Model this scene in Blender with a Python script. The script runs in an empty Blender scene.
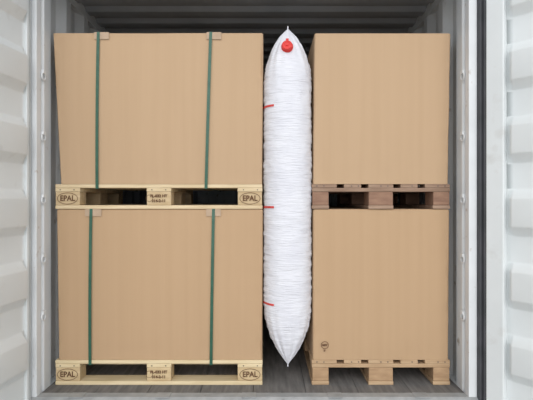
import bpy, bmesh, math, random
from mathutils import Vector, noise
random.seed(4)
S = bpy.context.scene
COL = S.collection
S.view_settings.view_transform = 'Standard'

# ------------------------------------------------------------------ helpers
def mat(name, c1, c2=None, scale=6, rough=0.7, stretch=(1,1,1), bump=0.0, bscale=40, bstretch=(1,1,1),
        spots=None, metallic=0.0, detail=4, spot_lo=0.66, spot_hi=0.74, spot_scale=9):
    m = bpy.data.materials.new(name); m.use_nodes = True
    nt = m.node_tree; N = nt.nodes; L = nt.links
    b = N['Principled BSDF']; b.inputs['Roughness'].default_value = rough
    b.inputs['Metallic'].default_value = metallic
    tc = N.new('ShaderNodeTexCoord')
    mp = N.new('ShaderNodeMapping'); mp.inputs['Scale'].default_value = stretch
    L.new(tc.outputs['Object'], mp.inputs['Vector'])
    nz = N.new('ShaderNodeTexNoise'); nz.inputs['Scale'].default_value = scale; nz.inputs['Detail'].default_value = detail
    L.new(mp.outputs[0], nz.inputs['Vector'])
    r = N.new('ShaderNodeValToRGB')
    r.color_ramp.elements[0].position = 0.3; r.color_ramp.elements[1].position = 0.7
    r.color_ramp.elements[0].color = (*c1, 1); r.color_ramp.elements[1].color = (*(c2 or c1), 1)
    L.new(nz.outputs['Fac'], r.inputs['Fac'])
    out = r.outputs['Color']
    if spots:
        n2 = N.new('ShaderNodeTexNoise'); n2.inputs['Scale'].default_value = spot_scale; n2.inputs['Detail'].default_value = 8
        L.new(tc.outputs['Object'], n2.inputs['Vector'])
        r2 = N.new('ShaderNodeValToRGB'); r2.color_ramp.elements[0].position = spot_lo; r2.color_ramp.elements[1].position = spot_hi
        L.new(n2.outputs['Fac'], r2.inputs['Fac'])
        mx = N.new('ShaderNodeMix'); mx.data_type = 'RGBA'
        L.new(r2.outputs['Color'], mx.inputs['Factor']); L.new(out, mx.inputs['A']); mx.inputs['B'].default_value = (*spots, 1)
        out = mx.outputs['Result']
    L.new(out, b.inputs['Base Color'])
    if bump:
        mp2 = N.new('ShaderNodeMapping'); mp2.inputs['Scale'].default_value = bstretch
        L.new(tc.outputs['Object'], mp2.inputs['Vector'])
        n3 = N.new('ShaderNodeTexNoise'); n3.inputs['Scale'].default_value = bscale; n3.inputs['Detail'].default_value = 3
        L.new(mp2.outputs[0], n3.inputs['Vector'])
        bp = N.new('ShaderNodeBump'); bp.inputs['Strength'].default_value = bump; bp.inputs['Distance'].default_value = 0.01
        L.new(n3.outputs['Fac'], bp.inputs['Height']); L.new(bp.outputs[0], b.inputs['Normal'])
    return m

def obj(name, bm, m=None, parent=None, smooth=False, bevel=0, seg=2, loc=None):
    me = bpy.data.meshes.new(name)
    bmesh.ops.recalc_face_normals(bm, faces=bm.faces)
    bm.to_mesh(me); bm.free()
    o = bpy.data.objects.new(name, me); COL.objects.link(o)
    if m:
        for mm in (m if isinstance(m, list) else [m]): me.materials.append(mm)
    if smooth:
        for p in me.polygons: p.use_smooth = True
    if bevel:
        b = o.modifiers.new('bev', 'BEVEL'); b.width = bevel; b.segments = seg; b.limit_method = 'ANGLE'; b.angle_limit = 0.4
    if loc: o.location = loc
    if parent: o.parent = parent
    return o

def empty(name, loc=(0,0,0)):
    e = bpy.data.objects.new(name, None); COL.objects.link(e); e.location = loc; e.empty_display_size = .1
    return e

def addbox(bm, x0, x1, y0, y1, z0, z1, mi=0):
    vs = [bm.verts.new(p) for p in ((x0,y0,z0),(x1,y0,z0),(x1,y1,z0),(x0,y1,z0),(x0,y0,z1),(x1,y0,z1),(x1,y1,z1),(x0,y1,z1))]
    for f in ((0,3,2,1),(4,5,6,7),(0,1,5,4),(1,2,6,5),(2,3,7,6),(3,0,4,7)):
        bm.faces.new([vs[i] for i in f]).material_index = mi
    return vs

def prism(bm, prof, axis, a, b):
    def P(p, t):
        if axis == 'z': return (p[0], p[1], t)
        if axis == 'x': return (t, p[0], p[1])
        return (p[0], t, p[1])
    v0 = [bm.verts.new(P(p, a)) for p in prof]; v1 = [bm.verts.new(P(p, b)) for p in prof]
    n = len(prof)
    for i in range(n):
        bm.faces.new((v0[i], v0[(i+1)%n], v1[(i+1)%n], v1[i]))
    bm.faces.new(v0); bm.faces.new(v1)

# ------------------------------------------------------------------ materials
M_paint = mat('container_paint', (.70,.73,.73), (.76,.79,.79), scale=3, rough=.35, spots=(.60,.60,.58), spot_lo=.62, spot_hi=.85, bump=.05, bscale=12)
M_wall = mat('container_inner_paint', (.60,.63,.65), (.70,.73,.74), scale=3, rough=.5, spots=(.40,.37,.34), bump=.08, bscale=12)
M_post = mat('post_paint', (.68,.70,.71), (.76,.78,.79), scale=5, rough=.5, spots=(.45,.38,.33), spot_lo=.66, spot_hi=.76, spot_scale=14)
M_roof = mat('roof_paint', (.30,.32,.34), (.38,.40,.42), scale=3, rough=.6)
M_rubber = mat('rubber', (.050,.054,.058), (.08,.08,.09), scale=9, rough=.7)
M_seal = mat('seal_grey', (.46,.48,.48), (.52,.54,.54), scale=9, rough=.7)
M_steel = mat('sill_steel', (.30,.31,.31), (.42,.43,.43), scale=14, rough=.6, spots=(.20,.17,.14), metallic=.1)
M_ply = mat('floor_ply', (.115,.11,.105), (.21,.20,.19), scale=5, stretch=(8,1,1), rough=.8, bump=.3)
M_ground = mat('concrete', (.42,.42,.41), (.50,.50,.49), scale=4, rough=.9, bump=.4)
M_card = mat('cardboard', (.500,.340,.205), (.518,.354,.216), scale=2, rough=.85, stretch=(12,12,.2), bump=.05, bscale=90, bstretch=(1,1,.01), detail=2)
M_card2 = mat('cardboard_b', (.480,.318,.184), (.498,.332,.195), scale=2, rough=.85, stretch=(12,12,.2), bump=.05, bscale=90, bstretch=(1,1,.01), detail=2)
M_edge = mat('edge_board', (.44,.32,.22), (.52,.38,.27), scale=20, rough=.9)
M_strap = mat('strap_green', (.018,.085,.050), (.030,.115,.070), scale=30, rough=.4)
M_bag = mat('woven_bag', (.70,.70,.75), (.77,.77,.81), scale=8, rough=.5, bump=.6, bscale=60, bstretch=(.25,.25,2.4))
M_red = mat('red_plastic', (.62,.02,.015), (.70,.03,.02), scale=5, rough=.35)
M_print = mat('red_print', (.62,.05,.04), (.70,.10,.09), scale=30, rough=.6)
M_wood = [mat('pine_a', (.60,.46,.27), (.76,.61,.40), scale=3, stretch=(1.5,12,14), rough=.8, bump=.25, bscale=30, bstretch=(.3,3,6)),
          mat('pine_b', (.66,.52,.30), (.80,.66,.43), scale=3, stretch=(1.5,12,14), rough=.8, bump=.25, bscale=30, bstretch=(.3,3,6)),
          mat('pine_old', (.24,.15,.10), (.40,.27,.19), scale=3, stretch=(1.5,12,14), rough=.85, bump=.3, bscale=30, bstretch=(.3,3,6)),
          mat('pine_c', (.42,.27,.15), (.58,.41,.25), scale=3, stretch=(1.5,12,14), rough=.8, bump=.25, bscale=30, bstretch=(.3,3,6))]
M_block = [mat('block_a', (.50,.36,.20), (.64,.49,.30), scale=9, stretch=(1,4,4), rough=.85, bump=.3),
           mat('block_b', (.55,.40,.22), (.70,.54,.32), scale=9, stretch=(1,4,4), rough=.85, bump=.3),
           mat('block_old', (.22,.12,.08), (.34,.20,.13), scale=9, stretch=(1,4,4), rough=.85, bump=.3),
           mat('block_c', (.36,.22,.12), (.50,.33,.19), scale=9, stretch=(1,4,4), rough=.85, bump=.3)]
M_ink = mat('ink_brand', (.10,.045,.02), (.16,.08,.04), scale=60, rough=.9)
M_nail = mat('nail', (.12,.10,.09), rough=.5, metallic=.6)

# ------------------------------------------------------------------ container shell
W = 1.175; LEN = 5.9; H = 2.40
Y0 = 0.10
def corr(y0, y1, period=.278, depth=.036):
    pts = []; y = y0
    flat = .07; sl = (period-2*flat)/2
    while y < y1:
        pts += [(y,0),(y+flat,0),(y+flat+sl,depth),(y+2*flat+sl,depth)]
        y += period
    pts.append((y1,0))
    return [p for p in pts if p[0] <= y1]
def wall_side(name, sgn):
    bm = bmesh.new()
    prof = corr(Y0, LEN)
    pin = [(sgn*(W+.002+d), y) for y, d in prof]
    pout = [(sgn*(W+.008+d), y) for y, d in reversed(prof)]
    prism(bm, pin+pout, 'z', 0.0, H)
    addbox(bm, *sorted((sgn*(W+.001), sgn*(W+.05))), Y0, LEN, -.14, .0)
    addbox(bm, *sorted((sgn*(W+.0), sgn*(W+.05))), Y0, LEN, H-.07, H+.02)
    o = obj(name, bm, M_wall)
    return o
wl = wall_side('wall_left', -1); wr = wall_side('wall_right', 1)
bm = bmesh.new(); addbox(bm, -W-.05, W+.05, LEN, LEN+.04, -.14, H+.02)
for i in range(8):
    x = -1.1+i*.28; addbox(bm, x, x+.12, LEN-.03, LEN, 0.01, H-.03)
obj('wall_back', bm, M_wall, bevel=.01)
bm = bmesh.new()
prof = corr(.06, LEN, period=.209, depth=.026)
prism(bm, [(y, H-.026+d) for y, d in prof]+[(y, H-.020+d) for y, d in reversed(prof)], 'x', -W-.04, W+.04)
obj('ceiling', bm, M_roof)
bm = bmesh.new()
n = 8; wpl = 2*W/n
for i in range(n):
    addbox(bm, -W+i*wpl+.0015, -W+(i+1)*wpl-.0015, .055, LEN, -.03, 0)
addbox(bm, -W, W, .055, LEN, -.14, -.031)
obj('floor', bm, M_ply)
bm = bmesh.new()
prism(bm, [(-.02,-.15),(.055,-.15),(.055,.0),(-.0,.0),(-.02,-.012)], 'x', -1.22, 1.22)
for i in range(5): addbox(bm, -1.0+i*.47, -.92+i*.47, -.012, .05, .0, .004)
obj('trim_1', bm, M_steel, bevel=.004)
bm = bmesh.new()
prism(bm, [(-.02,H-.10),(.055,H-.10),(.075,H-.06),(.075,H+.03),(-.02,H+.03)], 'x', -1.22, 1.22)
obj('trim_2', bm, M_paint, bevel=.004)
def post(name, s):
    bm = bmesh.new()
    prof = [(W,.0),(1.220,.0),(1.220,.10),(W,.10),(W,.085),(W+.014,.078),(W+.014,.055),(W,.048)]
    prism(bm, [(s*x, y) for x, y in prof], 'z', -.15, H+.03)
    o = obj(name, bm, M_post, bevel=.003)
    bm = bmesh.new()
    if s > 0:
        addbox(bm, 1.2205, 1.268, -.03, .03, -.13, H)
        obj('door_gasket', bm, M_rubber, parent=o, bevel=.004)
    else:
        addbox(bm, -1.262, -1.2205, -.03, .03, -.13, H)
        obj('door_gasket', bm, M_seal, parent=o, bevel=.004)
    bm = bmesh.new()
    for z in (.42,.74,1.07,1.42,1.76):
        R=.020; r=.0045
        verts=[[bm.verts.new((s*(W-.006+r*math.cos(b)), .066+(R+r*math.sin(b))*math.cos(a), z+(R+r*math.sin(b))*math.sin(a))) for b in [2*math.pi*k/8 for k in range(8)]] for a in [2*math.pi*k/18 for k in range(18)]]
        for i in range(18):
            for k in range(8):
                bm.faces.new((verts[i][k],verts[(i+1)%18][k],verts[(i+1)%18][(k+1)%8],verts[i][(k+1)%8]))
        addbox(bm, *sorted((s*(W-.014), s*W)), .052, .080, z+.014, z+.032)
    obj('lashing_rings', bm, M_post, parent=o)
    return o
post('trim_3', -1); post('trim_4', 1)

# ------------------------------------------------------------------ doors
def door(name, origin, u, n, width=1.16, member=.075, slope=.030, edge_mat=None):
    e = empty(name, (0,0,0))
    O = Vector(origin); U = Vector((*u,0)).normalized(); Nn = Vector((*n,0)).normalized()
    def P(a, d, z): return O + U*a + Nn*d + Vector((0,0,z))
    z0, z1 = -.10, 2.33
    us = [member, member+.006, member+.006+slope, width-member-.045, width-member-.012, width-member]
    ridges = [(.255+.375*k, .24) for k in range(6)]
    zs = [z0+.06]
    for c, w in ridges:
        zs += [c-w/2, c-w/2+.048, c+w/2-.048, c+w/2]
    zs.append(z1-.06)
    def h(i, j):
        if i in (0,1,4,5): return 0
        if j == 0 or j == len(zs)-1: return 0
        return .038 if (j-1) % 4 in (1,2) else 0
    bm = bmesh.new()
    fr = [[bm.verts.new(P(a, -.038+h(i,j), z)) for j, z in enumerate(zs)] for i, a in enumerate(us)]
    bk = [[bm.verts.new(P(a, -.042+h(i,j), z)) for j, z in enumerate(zs)] for i, a in enumerate(us)]
    for i in range(len(us)-1):
        for j in range(len(zs)-1):
            bm.faces.new((fr[i][j],fr[i+1][j],fr[i+1][j+1],fr[i][j+1]))
            bm.faces.new((bk[i][j],bk[i][j+1],bk[i+1][j+1],bk[i+1][j]))
    obj('corrugated_panel', bm, M_paint, parent=e, bevel=.006, seg=3, smooth=True)
    def lbox(bm, a0,a1,d0,d1,zz0,zz1):
        vs = [bm.verts.new(P(*p)) for p in ((a0,d0,zz0),(a1,d0,zz0),(a1,d1,zz0),(a0,d1,zz0),(a0,d0,zz1),(a1,d0,zz1),(a1,d1,zz1),(a0,d1,zz1))]
        for f in ((0,3,2,1),(4,5,6,7),(0,1,5,4),(1,2,6,5),(2,3,7,6),(3,0,4,7)): bm.faces.new([vs[i] for i in f])
    bm = bmesh.new()
    ft = -.026 if member < .05 else 0
    lbox(bm, 0, member, -.05, ft, z0, z1); lbox(bm, width-member, width, -.05, 0, z0, z1)
    lbox(bm, member, width-member, -.05, 0, z0, z0+.07); lbox(bm, member, width-member, -.05, 0, z1-.07, z1)
    obj('door_frame', bm, M_paint, parent=e, bevel=.005)
    bm = bmesh.new()
    lbox(bm, -.014, -.001, -.045, -.004 if ft==0 else -.026, z0, z1)
    lbox(bm, width+.001, width+.022, -.045, .004, z0, z1)
    lbox(bm, 0, width, -.045, .004, z0-.02, z0-.001); lbox(bm, 0, width, -.045, .004, z1+.001, z1+.02)
    obj('gasket', bm, edge_mat or M_rubber, parent=e)
    bm = bmesh.new()
    for a in (.32, .86):
        c = P(a, -.085, 0)
        k = 14
        v0=[bm.verts.new(c+Vector((.017*math.cos(t),.017*math.sin(t),z0-.02))) for t in [2*math.pi*q/k for q in range(k)]]
        v1=[bm.verts.new(c+Vector((.017*math.cos(t),.017*math.sin(t),z1+.02))) for t in [2*math.pi*q/k for q in range(k)]]
        for q in range(k): bm.faces.new((v0[q],v0[(q+1)%k],v1[(q+1)%k],v1[q]))
        bm.faces.new(v0); bm.faces.new(v1)
        for z in (z0+.03,.5,1.1,1.7,z1-.03): lbox(bm, a-.04, a+.04, -.105, -.045, z-.025, z+.025)
    obj('locking_bars', bm, M_steel, parent=e)
    bm = bmesh.new()
    for z in (.17,.72,1.27,1.82,2.2):
        lbox(bm, -.010, .10, -.062, -.05, z-.045, z+.045)
    obj('hinges', bm, M_paint, parent=e, bevel=.003)
    return e
a = math.radians(97); door('door_1', (-1.172,-.035,0), (math.cos(a),-math.sin(a)), (math.sin(a),math.cos(a)), member=.020, slope=.026, edge_mat=M_seal)
a = math.radians(130); door('door_2', (1.238,-.062,0), (-math.cos(a),-math.sin(a)), (-math.sin(a),math.cos(a)), member=.09)

# ------------------------------------------------------------------ ground
bm = bmesh.new(); addbox(bm, -25, 25, -25, 25, -.35, -.15); obj('ground', bm, M_ground)

# ------------------------------------------------------------------ pallets
PF = 0.16
XL = -1.148; XR = 0.337
def textmesh(name, body, size, m, loc, parent, squash=1.0, rot=0):
    c = bpy.data.curves.new(name+'_c', 'FONT'); c.body = body; c.size = size; c.align_x='CENTER'; c.align_y='CENTER'; c.extrude=.0004; c.offset=.0009
    t = bpy.data.objects.new(name+'_t', c); COL.objects.link(t)
    bpy.context.view_layer.update()
    me = bpy.data.meshes.new_from_object(t.evaluated_get(bpy.context.evaluated_depsgraph_get()))
    bpy.data.objects.remove(t)
    o = bpy.data.objects.new(name, me); COL.objects.link(o); me.materials.clear(); me.materials.append(m)
    o.rotation_euler = (math.pi/2,rot,0); o.scale=(1,squash,1); o.location = loc; o.parent = parent
    return o
def oval(name, rx, rz, loc, parent, th=.004):
    bm = bmesh.new(); k=40
    o_=[bm.verts.new((rx*math.cos(t),0,rz*math.sin(t))) for t in [2*math.pi*q/k for q in range(k)]]
    i_=[bm.verts.new(((rx-th)*math.cos(t),0,(rz-th)*math.sin(t))) for t in [2*math.pi*q/k for q in range(k)]]
    for q in range(k): bm.faces.new((o_[q],o_[(q+1)%k],i_[(q+1)%k],i_[q]))
    return obj(name, bm, M_ink, parent=parent, loc=loc)

def pallet(x, z, long_front, wi):
    """flat four-way pallet, 1.2 x 0.8 x 0.144"""
    e = empty('wooden_pallet', (x, PF, z))
    Mw, Mb = M_wood[wi], M_block[wi]
    def T(a0,a1,b0,b1):
        return (a0,a1,b0,b1) if long_front else (b0,b1,a0,a1)
    j = lambda s=.002: random.uniform(-s,s)
    bm = bmesh.new()
    b = 0
    for w in (.145,.10,.145,.10,.145):
        addbox(bm, *T(0+abs(j()),1.2-abs(j()),b,b+w), .122+j(.0005), .144+j(.0005)-.0006); b += w+(.8-.635)/4
    for a0 in (0,.5275,1.055):
        addbox(bm, *T(a0+abs(j()),a0+.145-abs(j()),abs(j()),.8), .100, .1215)
    for b0,w in ((0,.10),(.3275,.145),(.70,.10)):
        addbox(bm, *T(abs(j()),1.2-abs(j()),b0,b0+w), 0, .0215)
    obj('boards', bm, Mw, parent=e, bevel=.003)
    bm = bmesh.new()
    for a0 in (0,.5275,1.055):
        for b0,w in ((0,.10),(.3275,.145),(.70,.10)):
            addbox(bm, *T(a0+.001+abs(j()),a0+.144-abs(j()),b0+.002+abs(j()),b0+w-.002), .022, .0995)
    obj('blocks', bm, Mb, parent=e, bevel=.004)
    bm = bmesh.new()
    if not long_front:
        for b0 in (.05,.25,.42,.60,.75):
            for q in (-.02,.02):
                addbox(bm, b0+q-.003, b0+q+.003, -.0008, .002, .130, .136)
        obj('nails', bm, M_nail, parent=e)
    else:
        for a0 in (.03,.11,.56,.64,1.09,1.17):
            addbox(bm, a0-.003, a0+.003, -.0008, .002, .108, .114)
        obj('nails', bm, M_nail, parent=e)
        for k,a0 in enumerate((.0725,1.1275)):
            textmesh('stamp_text', 'EPAL', .040, M_ink, (a0,-.0015,.061), e, 1.1)
            oval('stamp_oval', .060, .034, (a0,-.0015,.061), e, th=.003)
        textmesh('stamp_text', 'PL-032 HT', .022, M_ink, (.60,-.0015,.075), e)
        textmesh('stamp_text', '314-2-11', .022, M_ink, (.60,-.0015,.047), e)
        oval('stamp_oval', .020, .020, (.545,-.0015,.062), e, th=.002)
    return e
Z1 = 0.0; Z2 = 1.018
pallet(XL, Z2, True, 0); pallet(XL, Z1, True, 1)
pallet(XR, Z2, False, 2); pallet(XR, Z1, False, 3)

# ------------------------------------------------------------------ boxes
def carton(x0b, x1b, x0t, x1t, z, h, depth, m, seed, lean=.0):
    bm = bmesh.new()
    e = empty('cardboard_box', (0, 0, 0))
    nz_, r = 40, .012
    rings = []
    for k in range(nz_+1):
        t = k/nz_
        xa = x0b+(x0t-x0b)*t; xb = x1b+(x1t-x1b)*t
        ya = PF+.004-lean*t; yb = PF+depth-.004
        pts = []
        nx, ny = 44, 14
        def arc(cx,cy,a0):
            return [(cx+r*math.cos(a0+q*math.pi/8), cy+r*math.sin(a0+q*math.pi/8)) for q in range(5)]
        pts += arc(xa+r, ya+r, math.pi)
        pts += [(xa+r+(xb-xa-2*r)*q/nx, ya) for q in range(1,nx)]
        pts += arc(xb-r, ya+r, 1.5*math.pi)
        pts += [(xb, ya+r+(yb-ya-2*r)*q/ny) for q in range(1,ny)]
        pts += arc(xb-r, yb-r, 0)
        pts += [(xb-r-(xb-xa-2*r)*q/nx, yb) for q in range(1,nx)]
        pts += arc(xa+r, yb-r, .5*math.pi)
        pts += [(xa, yb-r-(yb-ya-2*r)*q/ny) for q in range(1,ny)]
        ring=[]
        for (px,py) in pts:
            u=(px-xa)/(xb-xa)
            bow = math.sin(math.pi*t)**.7
            nn = noise.noise(Vector((px*2.2+seed, py*2.2, t*2.0)))*.006*bow
            dx = dy = 0
            if abs(py-ya)<1e-6:
                dy = -.007*bow*math.sin(math.pi*u)**.6 + nn
                edge = max(math.exp(-t*14), math.exp(-(1-t)*18), math.exp(-u*22), math.exp(-(1-u)*22))
                dy += abs(noise.noise(Vector((px*9+seed, t*8, 2))))*.012*edge*min(1,bow*3)
            side = min(u, 1-u)
            if side < .02:
                dx = noise.noise(Vector((seed, t*5, 4)))*.0028*bow
            zz = z + h*t
            if k==nz_: zz += noise.noise(Vector((px*4+seed, py*3, 5)))*.0035
            ring.append(bm.verts.new((px+dx, py+dy, zz)))
        rings.append(ring)
    n = len(rings[0])
    for k in range(nz_):
        for q in range(n):
            bm.faces.new((rings[k][q],rings[k][(q+1)%n],rings[k+1][(q+1)%n],rings[k+1][q]))
    bm.faces.new(rings[0])
    bm.faces.new(rings[-1])
    obj('carton_walls', bm, m, parent=e, smooth=True).modifiers.new('es','EDGE_SPLIT').split_angle = math.radians(40)
    bm = bmesh.new()
    dy = (depth-.02)/2
    addbox(bm, x0t+.006, x1t-.006, PF-lean+.010, PF+dy+.008, z+h-.001, z+h+.004)
    addbox(bm, x0t+.006, x1t-.006, PF+dy+.012, PF+depth-.010, z+h-.001, z+h+.004)
    obj('top_flaps', bm, m, parent=e, bevel=.0015)
    return e
HB = .868
c1 = carton(-1.118, .050, -1.158, .056, Z2+.1445, HB, .80, M_card, 1, .012)
c2 = carton(-1.130, .050, -1.142, .054, Z1+.1445, HB, .80, M_card2, 7)
c3 = carton(.345, 1.128, .353, 1.140, Z2+.1445, HB, 1.20, M_card, 13, .008)
c4 = carton(.343, 1.130, .345, 1.136, Z1+.1445, HB, 1.20, M_card2, 19)
e = c4
oval('printed_symbol', .022, .022, (.412, PF-.0050, .232), e, th=.003)
textmesh('printed_symbol', 'RESY', .014, M_ink, (.412, PF-.0050, .232), e)
textmesh('printed_symbol', '26', .014, M_ink, (.412, PF-.0050, .200), e)

# ------------------------------------------------------------------ straps (on their box)
def strap(box, xt, xb, z, lean=0.0, tagw=.09, tagx=0, tagh=.042):
    w = .0085; th=.0012
    zb = z+.118; zt = z+.1445+HB+.006
    yfb = PF-.004; yb = PF+.806
    path = [(yfb, zb+.0, xb)]
    K=14
    for k in range(1,K+1):
        t=k/K; path.append((PF-.003-lean*t-.0105*math.sin(math.pi*t)**.6, zb+(zt-zb)*t, xb+(xt-xb)*t))
    path += [(yb, zt, xt), (yb, zb, xb)]
    bm = bmesh.new(); A=[];B=[];C=[];D=[]
    cy = PF+.4; cz=(zb+zt)/2
    for (y,zz,x) in path:
        oy = -th if y<cy else th; oz = th if zz>cz else -th
        A.append(bm.verts.new((x-w,y,zz))); B.append(bm.verts.new((x+w,y,zz)))
        C.append(bm.verts.new((x-w,y+oy,zz+oz*.5))); D.append(bm.verts.new((x+w,y+oy,zz+oz*.5)))
    n=len(path)
    for i in range(n):
        j=(i+1)%n
        bm.faces.new((A[i],B[i],B[j],A[j])); bm.faces.new((C[i],C[j],D[j],D[i]))
        bm.faces.new((A[i],A[j],C[j],C[i])); bm.faces.new((B[i],D[i],D[j],B[j]))
    s = obj('packing_strap', bm, M_strap, parent=box)
    bm = bmesh.new()
    yy = PF-.0005-lean
    prism(bm, [(yy-.0025, zt-tagh),(yy-.0025, zt-.0012),(yy+.055, zt-.0012),(yy+.055, zt-.0035),(yy, zt-.0035),(yy-.0005, zt-tagh)], 'x', xt-tagw/2+tagx, xt+tagw/2+tagx)
    obj('edge_protector', bm, M_edge, parent=box)
def X(px, d=2.655): return .075+(px-266.5)/460*d
strap(c1, X(99), X(97), Z2, .012, .085, .018); strap(c1, X(211), X(206), Z2, .012, .085, .018)
strap(c2, X(91), X(90), Z1, 0, .095, .012); strap(c2, X(213.5), X(211), Z1, 0, .085, 0)

# ------------------------------------------------------------------ dunnage bag
ZB0, ZB1 = .122, 2.060
XC = .1985; YF=.085; YB=1.02
def wprof(z):
    s1=min(1,max(0,(ZB1-z)/.33)); s0=min(1,max(0,(z-ZB0)/.36))
    f=lambda s: 1-(1-s)**2.3
    return max(.02, f(s1)*f(s0))
def bag_pt(z, ph, off=0.0):
    w = wprof(z)
    f = YF + .07*(1-w)**1.3; b = YB - .07*(1-w)
    c, s = math.cos(ph), math.sin(ph)
    ay = .1385*w
    ax = (.1365 + (.0080 if s < -.15 else .0))*w
    x = XC + (ax+off)*math.copysign(abs(c)**.80, c)
    if s < 0: y = f + ay + (ay+off)*s
    else:     y = b - ay + (ay+off)*s
    nrm = Vector((c, s, 0))
    end = (1-w)
    pleat = (noise.noise(Vector((ph*3.4, z*1.2, 3)))*.016 + math.sin(ph*17+z*6)*.0045)*(end**.5)*min(1,w*3)
    mid = noise.noise(Vector((ph*.7, z*4, 9)))*.0020 + noise.noise(Vector((ph*1.8, z*28, 1)))*.0020
    dent = abs(noise.noise(Vector((ph*1.6, z*14, 6))))*-.0030
    ed = min(1, abs(c))**2.5
    gather = (noise.noise(Vector((ph*1.5+(7 if c>0 else 0), z*50, 12)))*.0050 - .0010)*ed*min(1,w*1.5)
    return Vector((x,y,z)) + nrm*(pleat + mid + dent + gather)
bm = bmesh.new()
NZ, NP = 620, 112
rows=[]
for k in range(NZ+1):
    z = ZB0+(ZB1-ZB0)*k/NZ
    rows.append([bm.verts.new(bag_pt(z, -math.pi + 2*math.pi*q/NP)) for q in range(NP)])
for k in range(NZ):
    for q in range(NP):
        bm.faces.new((rows[k][q],rows[k][(q+1)%NP],rows[k+1][(q+1)%NP],rows[k+1][q]))
bm.faces.new(rows[0]); bm.faces.new(rows[-1])
bag = obj('dunnage_bag', bm, M_bag, smooth=True)
bm = bmesh.new()
for zt_, sg in ((ZB1, 1), (ZB0, -1)):
    y = YF+.076
    prism(bm, [(y, zt_-sg*.02),(y+.84, zt_-sg*.02),(y+.84, zt_+sg*.004),(y+.03, zt_+sg*.004),(y-.004, zt_+sg*.014)], 'x', XC-.003, XC+.003)
obj('end_seams', bm, M_bag, parent=bag)
def mark(z, p0, p1, hh):
    bm = bmesh.new(); K=20; R=[]
    for k in range(K+1):
        ph=p0+(p1-p0)*k/K
        R.append([bm.verts.new(bag_pt(z+dz*hh, ph, .0026)) for dz in (-1,-.5,0,.5,1)])
    for k in range(K):
        for q in range(4): bm.faces.new((R[k][q],R[k+1][q],R[k+1][q+1],R[k][q+1]))
    obj('printed_mark', bm, M_print, parent=bag, smooth=True)
def ZP(py, d=2.60): return 1.07+(200-py)/460*d
for py in (108,207,302): mark(ZP(py,2.68), -math.pi*.94, -math.pi*.66, .006)
vz = ZP(48, 2.62)
c = bag_pt(vz, -math.pi/2)
bm = bmesh.new()
def lathe(bm, prof, k=28):
    rr=[[bm.verts.new((r*math.cos(2*math.pi*q/k), -y, r*math.sin(2*math.pi*q/k))) for q in range(k)] for r,y in prof]
    for i in range(len(prof)-1):
        for q in range(k): bm.faces.new((rr[i][q],rr[i][(q+1)%k],rr[i+1][(q+1)%k],rr[i+1][q]))
    bm.faces.new(rr[0]); bm.faces.new(rr[-1])
lathe(bm, [(.028,-.03),(.034,.0),(.034,.008),(.030,.012),(.030,.022),(.026,.026),(.019,.026),(.017,.023),(.008,.023),(.007,.029),(.002,.030)])
addbox(bm, -.008, .008, -.010, -.006, .026, .050)
v = obj('valve', bm, M_red, parent=bag, bevel=.001)
v.location = (c.x-.006, c.y-.002, c.z); v.rotation_euler=(math.radians(-14),0,math.radians(-6))

# ------------------------------------------------------------------ light & camera
w = bpy.data.worlds.new('World'); S.world = w; w.use_nodes = True
nt=w.node_tree; bg=nt.nodes['Background']
tc=nt.nodes.new('ShaderNodeTexCoord'); sx=nt.nodes.new('ShaderNodeSeparateXYZ'); rp=nt.nodes.new('ShaderNodeValToRGB')
nt.links.new(tc.outputs['Generated'], sx.inputs[0]); nt.links.new(sx.outputs['Z'], rp.inputs['Fac'])
rp.color_ramp.elements[0].color=(.92,.95,1.0,1); rp.color_ramp.elements[1].color=(.95,.97,1,1)
nt.links.new(rp.outputs['Color'], bg.inputs['Color']); bg.inputs['Strength'].default_value = .95
sl = bpy.data.lights.new('Sun','SUN'); sl.energy = 1.8; sl.angle = math.radians(60); sl.color=(1,1,1)
so = bpy.data.objects.new('Sun', sl); COL.objects.link(so); so.location=(0,-6,5)
so.rotation_euler = Vector((0.05,-.92,.38)).to_track_quat('Z','Y').to_euler()
cam = bpy.data.cameras.new('Camera'); cam.lens = 460/533*36; cam.sensor_width=36
co = bpy.data.objects.new('Camera', cam); COL.objects.link(co)
co.location=(.075,-2.50,1.07); co.rotation_euler=(math.pi/2,0,0)
S.camera = co
